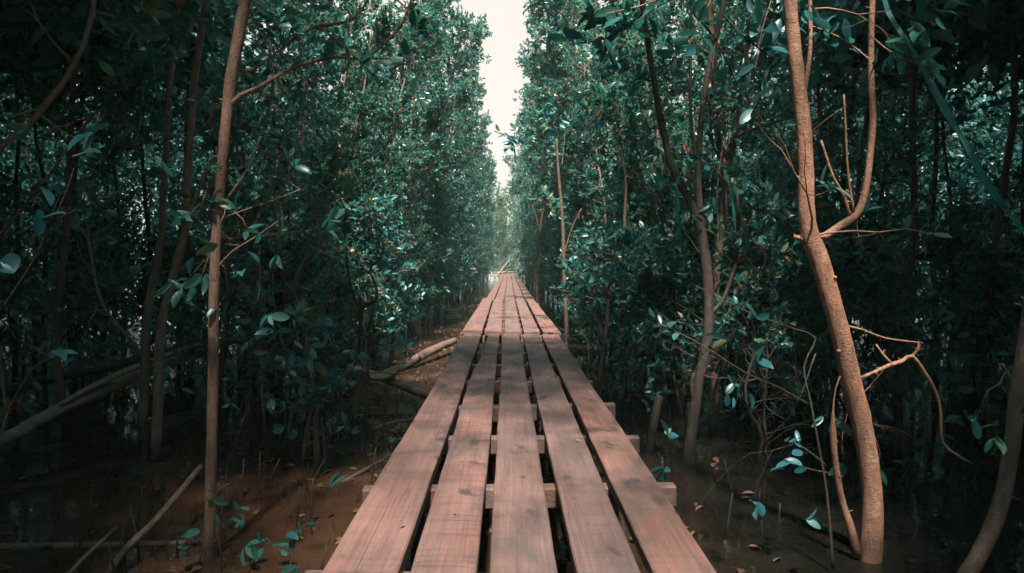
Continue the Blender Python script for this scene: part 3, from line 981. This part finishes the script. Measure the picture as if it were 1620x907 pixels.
traced_tree('mangrove_tree', 'dark twin stemmed trunk, its left stem leaning away, left of the thick bent trunk', M_BARK_DARK, 4.55,
            [(1088, 748, 24), (1092, 700, 20), (1100, 640, 19), (1106, 600, 18), (1118, 540, 18), (1121, 490, 18), (1119, 440, 19), (1113, 390, 18), (1108, 345, 15), (1104, 290, 12), (1106, 230, 11), (1113, 160, 11), (1125, 90, 11), (1139, 30, 10), (1150, -40, 9), (1165, -260, 7), (1170, -520, 5)],
            [[(1112, 380, 15), (1102, 345, 15), (1088, 312, 14), (1072, 285, 14), (1060, 255, 13), (1051, 215, 12), (1045, 190, 12), (1038, 150, 11), (1030, 100, 10), (1024, 60, 10), (1014, -20, 9), (1000, -260, 6), (990, -420, 4)],
             [(1120, 500, 8), (1140, 480, 7), (1152, 455, 7), (1162, 420, 7), (1167, 380, 8), (1168, 340, 7), (1166, 300, 4)],
             [(1104, 270, 5), (1094, 200, 6), (1092, 120, 6), (1093, 40, 5), (1096, -60, 4)],
             [(1100, 640, 10), (1094, 610, 8), (1098, 590, 6)],
             [(1130, 420, 4), (1110, 405, 3), (1085, 370, 3), (1048, 325, 3), (1020, 290, 2), (1000, 270, 2)]], 52, .05, 10, 24, 1.0, 14,
            [([(1040, 60, 4), (990, 40, 3), (930, 28, 2)], 20, .13), ([(1020, 20, 4), (960, 60, 3), (905, 70, 2)], 18, .13), ([(1090, 60, 4), (1050, 110, 3), (1000, 135, 2)], 18, .12),
             ([(1140, 20, 4), (1180, 60, 3), (1225, 95, 2)], 18, .13), ([(1150, -20, 4), (1200, 10, 3), (1250, 30, 2)], 18, .13), ([(1095, 20, 4), (1130, 60, 3), (1165, 130, 2)], 16, .11)])
traced_tree('mangrove_tree', 'warm brown slim trunk forking above head height behind the dark twin stemmed trunk', M_BARK_WARM, 5.6,
            [(1128, 690, 14), (1130, 600, 14), (1131, 500, 14), (1133, 430, 14), (1142, 370, 13), (1146, 320, 12), (1146, 265, 12), (1136, 220, 11), (1130, 160, 11), (1130, 100, 10), (1124, 30, 10), (1122, -60, 8), (1110, -300, 5)],
            [[(1146, 262, 8), (1158, 225, 7), (1172, 212, 6), (1205, 200, 5), (1250, 186, 4)], [(1146, 270, 8), (1160, 235, 8), (1170, 170, 8), (1180, 100, 7), (1184, 30, 6), (1190, -80, 5)]], 53, .07, 6, 16, .9, 8)
traced_tree('leaning_tree', 'dark stem curving in from the bottom right corner of the view', M_BARK, 2.75,
            [(1500, 950, 30), (1532, 905, 29), (1560, 855, 28), (1585, 790, 27), (1598, 720, 26), (1606, 660, 26), (1612, 600, 25), (1622, 540, 24), (1640, 400, 22), (1650, 200, 19), (1655, -100, 15), (1650, -500, 9)],
            [[(1610, 630, 5), (1600, 600, 4), (1585, 575, 3)]], 54, .06, 6, 14, .9, 3)
traced_tree('sapling', 'thin sunlit bare stem beside the far right end of the boardwalk', M_BARK_WARM, 17.0,
            [(849, 502, 6), (850, 470, 6), (850, 445, 6), (853, 405, 5.5), (855, 370, 5), (857, 345, 4), (862, 320, 3)], [[(855, 375, 3), (850, 350, 2), (842, 325, 2)], [(848, 445, 3), (845, 415, 3), (843, 385, 2)]], 55, .05, 2, 0, .4, 3, cat='sapling')
traced_tree('sapling', 'slim brown stem rising out of the leaves right of the first plank seam', M_BARK, 8.5,
            [(894, 588, 8), (896, 520, 8), (894, 470, 7), (892, 420, 7), (890, 350, 6), (884, 280, 5), (880, 220, 4)], [[(893, 400, 3), (905, 360, 2), (920, 330, 2)]], 56, .07, 3, 8, .5, 0, cat='sapling')
traced_tree('sapling', 'straight thin stem with a bend at its top, third upright stem right of the boardwalk', M_BARK, 7.0,
            [(984, 622, 7), (985, 560, 7), (986, 480, 7), (987, 420, 7), (988, 350, 6), (990, 290, 5), (984, 240, 4), (975, 150, 4)], [[(987, 420, 3), (970, 400, 3), (950, 395, 2)]], 57, .06, 3, 8, .5, 5, cat='sapling')
traced_tree('sapling', 'crooked pale stem with a broken top standing in the dark water beside the right planks', M_BARK_PALE, 6.6,
            [(996, 640, 10), (998, 606, 9), (1001, 575, 9), (1003, 545, 8), (1004, 530, 5)], [[(985, 630, 5), (990, 590, 5), (992, 560, 5), (1000, 546, 4)]], 58, .12, 4, 0, .4, 3, cat='sapling')
traced_tree('sapling', 'curved bare stem growing up past the right edge of the planks', M_BARK, 6.9,
            [(942, 628, 7), (950, 590, 7), (956, 545, 7), (960, 510, 6), (962, 470, 5), (965, 430, 4)], [[(955, 548, 3), (940, 520, 2), (930, 505, 2)]], 59, .07, 3, 4, .4, 5, cat='sapling')
traced_tree('stump', 'dark leaning dead stump in the water right of the boardwalk', M_BARK_DARK, 4.9,
            [(1022, 735, 17), (1030, 695, 16), (1036, 660, 15), (1042, 632, 14), (1044, 626, 9)], [], 60, .08, 5, 0, cat='stump')
traced_tree('sapling', 'thin leafy plant with big oval leaves standing left of the thick bent trunk', M_BARK_DARK, 2.9,
            [(1318, 900, 5), (1312, 820, 5), (1305, 760, 4), (1296, 710, 4), (1283, 640, 4), (1272, 580, 3), (1290, 535, 3), (1255, 520, 2), (1180, 492, 2), (1100, 452, 2)],
            [[(1308, 738, 3), (1290, 722, 3), (1268, 706, 2), (1258, 696, 2)], [(1310, 748, 3), (1288, 744, 2), (1268, 738, 2), (1256, 735, 2)], [(1280, 640, 2), (1230, 612, 2), (1180, 590, 2), (1100, 540, 2), (1040, 512, 2)],
             [(1290, 560, 3), (1276, 600, 2), (1262, 640, 2)]], 61, .05, 2, 0, .4, 2,
            [([(1290, 722, 1), (1268, 706, 1), (1252, 694, 1)], 5, .075), ([(1288, 744, 1), (1268, 738, 1), (1258, 740, 1)], 6, .075),
             ([(1100, 540, 1), (1060, 520, 1), (1040, 510, 1)], 9, .07), ([(1180, 590, 1), (1170, 610, 1), (1165, 640, 1)], 6, .06)], cat='plant')
# left low saplings in the mud
traced_tree('sapling', 'dark upright sapling standing in the brown mud left of the boardwalk', M_BARK_DARK, 5.6,
            [(562, 695, 17), (564, 640, 14), (567, 590, 10), (569, 540, 8), (571, 500, 8), (574, 485, 9), (588, 478, 7), (596, 470, 5), (590, 440, 4), (570, 420, 3)], [[(573, 490, 7), (560, 470, 6), (552, 440, 5), (548, 400, 4)], [(580, 690, 5), (578, 640, 5), (582, 590, 5), (584, 530, 4), (590, 480, 3)]], 62, .1, 6, 0, .5, 5, cat='sapling')
traced_tree('sapling', 'bushy dark sapling with twisted twigs and glossy leaves between the ringed trunk and the mud', M_BARK_DARK, 4.35,
            [(500, 772, 15), (502, 720, 13), (500, 670, 10), (505, 610, 7), (500, 560, 5), (480, 520, 4), (450, 490, 3)],
            [[(503, 650, 4), (540, 600, 4), (555, 585, 3), (565, 578, 2)], [(500, 600, 4), (460, 590, 3), (420, 560, 3), (385, 545, 2)], [(503, 620, 4), (470, 640, 3), (430, 650, 2)], [(500, 580, 3), (520, 540, 3), (530, 500, 2)],
             [(512, 780, 6), (514, 720, 6), (508, 660, 5)]], 63, .08, 5, 4, .35, 16,
            [([(540, 600, 1), (555, 585, 1), (565, 578, 1)], 4, .07), ([(460, 590, 1), (420, 560, 1), (385, 545, 1)], 12, .08), ([(470, 640, 1), (450, 645, 1), (430, 650, 1)], 10, .08)], cat='sapling')
traced_tree('sapling', 'small leafy plant growing up against the foot of the ringed trunk', M_BARK_DARK, 2.95,
            [(352, 915, 5), (350, 880, 4), (345, 840, 4), (352, 800, 3), (345, 765, 2)], [[(347, 850, 3), (320, 870, 2), (295, 880, 2)], [(350, 860, 3), (375, 840, 2), (385, 815, 2)]], 64, .05, 1, 0, .3, 3,
            [([(345, 850, 1), (352, 800, 1), (345, 760, 1)], 8, .065), ([(320, 870, 1), (300, 875, 1), (290, 870, 1)], 6, .065), ([(365, 850, 1), (380, 830, 1), (385, 815, 1)], 5, .06)], cat='plant')
traced_tree('sapling', 'thin seedling with few small leaves in the mud left of the nearest planks', M_BARK_DARK, 2.6,
            [(455, 925, 4), (460, 890, 3), (466, 860, 3), (470, 840, 2)], [[(462, 885, 2), (440, 870, 2), (420, 850, 1)]], 65, .05, 1, 0, .3, 2,
            [([(460, 890, 1), (466, 860, 1), (470, 835, 1)], 6, .055), ([(450, 878, 1), (435, 866, 1), (420, 850, 1)], 4, .05)], cat='plant')

# big leaves close to the viewer on the left
traced_tree('sapling', 'young plant with large broad green leaves close by at the left edge', M_BARK_DARK, 2.3,
            [(-30, 900, 6), (-10, 760, 6), (10, 660, 5), (40, 600, 4), (60, 575, 3), (78, 560, 2)], [[(10, 660, 4), (0, 560, 3), (-5, 480, 3), (5, 430, 2)], [(-5, 500, 3), (60, 400, 3), (110, 290, 2), (125, 240, 2)]], 66, .04, 1, 0, .3, 0,
            [([(60, 578, 1), (75, 566, 1), (92, 556, 1)], 5, .115), ([(-2, 480, 1), (2, 440, 1), (6, 415, 1)], 5, .10), ([(108, 295, 1), (120, 255, 1), (128, 232, 1)], 4, .10), ([(70, 380, 1), (90, 320, 1), (104, 300, 1)], 3, .09)], cat='plant')

# ------------------------------------------------------------------ fallen logs, sticks, slab
def log(name, label, m, rows, seed, cat='log', cover=0, lump=.09, group=None):
    g = np.random.default_rng(seed)
    p = spline(path(rows, 5), .06)
    org = p[:, :3].mean(0)
    mb = MB()
    tube(mb, p, 10, .5, lump, g)
    stubs(mb, p, g, 3)
    o = mb.build(name, m, None, True, org)
    return tag(o, label, cat, group)


log('fallen_log', 'long fallen grey log sloping up across the dark left side, split along its top', M_LOG, [(-60, 730, 24, 4.1), (0, 700, 24, 4.5), (110, 640, 23, 5.2), (265, 575, 21, 6.4), (400, 527, 19, 7.4), (555, 486, 16, 8.8)], 71)
log('fallen_log', 'dark upper fallen log above the split grey log on the left', M_BARK_DARK, [(-60, 640, 22, 4.6), (0, 622, 20, 5.0), (110, 592, 19, 5.6), (190, 576, 18, 6.2), (320, 545, 16, 7.2)], 72)
log('fallen_branch', 'weathered strip of bark lying along the top of the split grey log', M_LOG, [(95, 640, 9, 5.05), (150, 610, 11, 5.4), (210, 583, 12, 5.8), (270, 560, 10, 6.3), (340, 536, 7, 6.8)], 73, 'branch')
log('fallen_log', 'short brown log pointing at the planks from the upper left mud', M_BARK, [(642, 578, 17, 8.6), (660, 567, 17, 8.8), (690, 552, 15, 9.4), (719, 539, 12, 10.1)], 74)
log('fallen_log', 'brown log with a flat bark slab on it, ending under the left planks', M_BARK, [(578, 588, 13, 6.9), (610, 600, 15, 6.7), (645, 614, 16, 6.5), (680, 628, 15, 6.3)], 75)
log('fallen_branch', 'crooked thin branch in the mud below the slab covered log', M_BARK_PALE, [(585, 683, 6, 5.5), (600, 676, 8, 5.5), (625, 668, 8, 5.5), (650, 664, 7, 5.5), (668, 655, 5, 5.5)], 76, 'branch')
log('fallen_branch', 'knobbly grey branch lying in the mud beside the nearest left joist ends', M_BARK_PALE, [(492, 790, 7, 4.0), (520, 776, 8, 4.1), (548, 760, 8, 4.2), (580, 742, 7, 4.35), (612, 724, 5, 4.5)], 77, 'branch')
log('leaning_stick', 'straight brown stick rising from the bottom edge toward the ringed trunk', M_BARK_WARM, [(150, 935, 13, 2.75), (200, 868, 13, 2.95), (240, 830, 12, 3.1), (275, 790, 12, 3.3), (318, 738, 10, 3.6)], 78, 'stick', lump=.04)
log('leaning_stick', 'shorter thin stick parallel to and left of the straight brown stick', M_BARK_WARM, [(90, 930, 8, 2.75), (130, 885, 8, 2.9), (160, 858, 7, 3.0), (186, 833, 6, 3.1)], 79, 'stick', lump=.04)
log('fallen_log', 'thin pole lying level in the dark mud at the bottom left', M_LOG, [(-60, 866, 12, 3.2), (60, 864, 12, 3.2), (180, 862, 12, 3.22), (292, 860, 11, 3.25)], 80)
log('rail_pole', 'long level dark pole laid across the trunks behind the thick bent trunk', M_BARK_DARK, [(1150, 416, 11, 6.3), (1300, 409, 12, 6.2), (1450, 407, 12, 6.0), (1640, 404, 13, 5.9), (1760, 403, 13, 5.9)], 81, 'pole', lump=.03)
log('fallen_log', 'pale log lying across the far end of the boardwalk', M_BARK_PALE, [(783, 432, 3.2, 50.2), (800, 431, 3.4, 50.2), (818, 431, 3.2, 50.2)], 82)
log('fallen_log', 'second pale log just before the far end of the boardwalk', M_BARK_PALE, [(805, 439.5, 2, 49.2), (818, 439.3, 2, 49.2), (829, 439, 2, 49.2)], 83)
log('leaning_pole', 'pale pole leaning to the right above the far end of the boardwalk', M_BARK_PALE, [(786, 437, 3.2, 49.6), (793, 428, 3, 49.7), (800, 419, 2.6, 49.8), (806, 411, 2.2, 49.9)], 84, 'pole')
log('fence_post', 'reddish post standing at the far right corner of the boardwalk', M_BARK_WARM, [(833, 443, 6, 48.0), (833, 438, 6, 48.0), (832, 430, 6, 48.0)], 85, 'post')

# flat bark slab resting on the log
g = np.random.default_rng(90)
c0 = at(613, 598, 6.62) + np.array([0, 0, .062])
ths = np.linspace(0, 2 * math.pi, 22, endpoint=False)
rad = 1 + .16 * np.sin(ths * 3 + 1) + g.normal(0, .06, 22)
ax, bx = .20, .085
top = np.stack([ax * rad * np.cos(ths), bx * rad * np.sin(ths), .018 * np.cos(ths * 2) + .05 * np.cos(ths)], 1)
inner = top * np.array([.55, .55, .8]) + np.array([0, 0, .016])
bot = top * np.array([.97, .95, 1]) - np.array([0, 0, .032])
V = np.vstack([top, inner, bot])
n = 22; q = np.arange(n); q2 = (q + 1) % n
mb = MB()
mb.add(V, None, np.vstack([np.stack([q, q2, q2 + n, q + n], 1), np.stack([q + 2 * n, q2 + 2 * n, q2, q], 1)]), .5, [list(range(n, 2 * n)), list(range(2 * n, 3 * n))[::-1]])
o = mb.build('bark_slab', M_BARKCHIP)
o.location = tuple(c0); o.rotation_euler = (R(14), 0, R(12))
tag(o, 'ragged yellowish slab of bark lying on the brown log beside the planks', 'bark')

# teal plastic straps hanging in the right-hand wood
def strap(label, rows, seed):
    g = np.random.default_rng(seed)
    p = spline(path(rows, 4), .06)
    c = p[:, :3]; w = p[:, 3]
    t = norm(np.gradient(c, axis=0))
    s = norm(np.cross(t, np.array([0, 1.0, 0])))
    tw = np.cumsum(g.normal(0, .22, len(c)))
    w = w * (1 + .25 * np.sin(np.arange(len(c)) * .9) * g.uniform(.4, 1, len(c)) + g.normal(0, .08, len(c)))
    nrm = np.cross(s, t)
    s2 = s * np.cos(tw)[:, None] + nrm * np.sin(tw)[:, None]
    s2 = norm(s2 + s * .8); n2 = np.cross(s2, t)
    th = .0025
    V = np.stack([c - s2 * w[:, None] + n2 * th, c + s2 * w[:, None] + n2 * th, c + s2 * w[:, None] - n2 * th, c - s2 * w[:, None] - n2 * th], 1)
    org = c.mean(0)
    n = len(c)
    i = np.arange(n - 1)[:, None] * 4; j = np.arange(4)[None]; j2 = (j + 1) % 4
    mb = MB()
    mb.add(V.reshape(-1, 3), None, np.stack([i + j, i + j2, i + 4 + j2, i + 4 + j], -1).reshape(-1, 4), .5, [[3, 2, 1, 0], [(n - 1) * 4 + k for k in range(4)]])
    return tag(mb.build('plastic_strap', M_STRAP, None, False, org), label, 'strap')


strap('wide teal plastic strap hanging slantwise at the right edge of the view', [(1392, -30, 7, 3.3), (1405, 20, 8, 3.3), (1432, 62, 9, 3.25), (1462, 112, 10, 3.2), (1490, 165, 11, 3.15), (1530, 232, 13, 3.1), (1558, 285, 14, 3.05), (1590, 330, 12, 3.0), (1640, 392, 11, 2.95)], 91)
strap('narrow teal strap hanging upright behind the dark twin stemmed trunk', [(1072, 300, 6, 5.3), (1070, 335, 6, 5.3), (1073, 360, 8, 5.3), (1080, 390, 7, 5.3), (1088, 412, 5, 5.3)], 92)
strap('thin teal strap beside the warm brown slim trunk', [(1116, 190, 5, 5.7), (1126, 225, 5, 5.7), (1150, 280, 5, 5.5), (1160, 330, 5, 5.4), (1166, 395, 5, 5.4), (1160, 425, 4, 5.4)], 93)

# ------------------------------------------------------------------ breathing roots and litter
g = np.random.default_rng(95)
roots = []
for k in range(5):
    mb = MB()
    h = g.uniform(.10, .26)
    lx, ly = g.normal(0, .03, 2)
    tube(mb, spline([(0, 0, -.05, .0075), (lx * .3, ly * .3, h * .4, .0065), (lx, ly, h, .003)], .05), 5, .5, .08, g)
    roots.append(mb.mesh('breathing_root', M_BARK_DARK, True))
def root_spot(g, x0, x1, y0, y1):
    while True:
        x, y = g.uniform(x0, x1), g.uniform(y0, y1)
        if not (-.62 < x < .70): return x, y
first = None
for k in range(170):
    if k < 125: x, y = root_spot(g, -2.6, -.62, 2.6, 9.5)
    else: x, y = root_spot(g, .75, 2.6, 3.2, 8)
    if first is None:
        o = bpy.data.objects.new('breathing_root', roots[0]); COL.objects.link(o); first = o
    else:
        o = first.copy(); o.data = roots[g.integers(0, 5)]; COL.objects.link(o)
    o.location = (x, y, float(ground_z(x, y))); o.rotation_euler = (g.normal(0, .12), g.normal(0, .12), g.uniform(0, 6.28))
    o.scale = (1, 1, g.uniform(.6, 1.3))
    sd = 'left' if x < 0 else 'right'
    tag(o, 'thin dark breathing root sticking up from the mud %s of the boardwalk' % sd, 'root', 'breathing roots %s of the boardwalk' % sd)
mb = MB()
for k in range(1500):
    x, y = root_spot(g, -4.5, 4.5, 2.0, 14)
    z = float(ground_z(x, y)); h = g.uniform(.04, .13)
    lx, ly = g.normal(0, .02, 2)
    tube(mb, np.array([[x, y, z - .04, .006], [x + lx * .4, y + ly * .4, z + h * .5, .005], [x + lx, y + ly, z + h, .002]]), 4, cap=False)
tag(mb.build('aerial_roots', M_BARK_DARK), kind='stuff')

mb = MB()
n = 2600
P = np.stack([g.uniform(-5, 5, n), g.uniform(2, 30, n), np.zeros(n)], 1)
P[:600, 0] = -g.uniform(.6, 2.2, 600); P[:600, 1] = g.uniform(4, 26, 600)
P[:, 2] = np.maximum(ground_z(P[:, 0], P[:, 1]), 0) + .008
D = g.normal(0, 1, (n, 3)) * np.array([1, 1, .12])
leaves(mb, P, D, g, .07, .45, g.uniform(0, 1, n), 2.5)
tag(mb.build('leaf_litter', M_DRY), kind='stuff')

# a few dry leaves on the deck
spots = [(910, 702, 'small pale scrap on the fourth plank row in the foreground'), (640, 838, 'tiny dry leaf on the nearest left plank by the bottom edge'), (866, 532, 'dry leaf on the right planks at the first seam'),
         (722, 822, 'dry leaf sliver on the second plank row in the foreground'), (955, 645, 'dry leaf on the outer right plank halfway to the seam')]
for x, y, lb in spots:
    d = .8 * F / (y - HOR)
    mb = MB()
    leaves(mb, np.array([[0, 0, 0.0]]), np.array([[g.normal(), g.normal(), .03]]), g, .026, .45, .9, 3.0)
    o = mb.build('dry_leaf', M_DRY); o.location = tuple(np.array([*at(x, y, d)[:2], DECK + .010]))
    tag(o, lb, 'leaf')

# ------------------------------------------------------------------ haze
m = bpy.data.materials.new('haze_air'); m.use_nodes = True
nt = m.node_tree
nt.nodes.remove(nt.nodes['Principled BSDF'])
pv = nt.nodes.new('ShaderNodeVolumePrincipled')
pv.inputs['Color'].default_value = (.55, .92, .90, 1)
pv.inputs['Density'].default_value = 0.0011
nt.links.new(pv.outputs[0], nt.nodes['Material Output'].inputs['Volume'])
mb = MB()
a, b_, lo, hi = (-100, -70), (100, 130), -1.2, 9.5
mb.add([(a[0], a[1], lo), (b_[0], a[1], lo), (b_[0], b_[1], lo), (a[0], b_[1], lo), (a[0], a[1], hi), (b_[0], a[1], hi), (b_[0], b_[1], hi), (a[0], b_[1], hi)], None,
       [(3, 2, 1, 0), (4, 5, 6, 7), (0, 1, 5, 4), (1, 2, 6, 5), (2, 3, 7, 6), (3, 0, 4, 7)])
tag(mb.build('haze', m), kind='stuff')
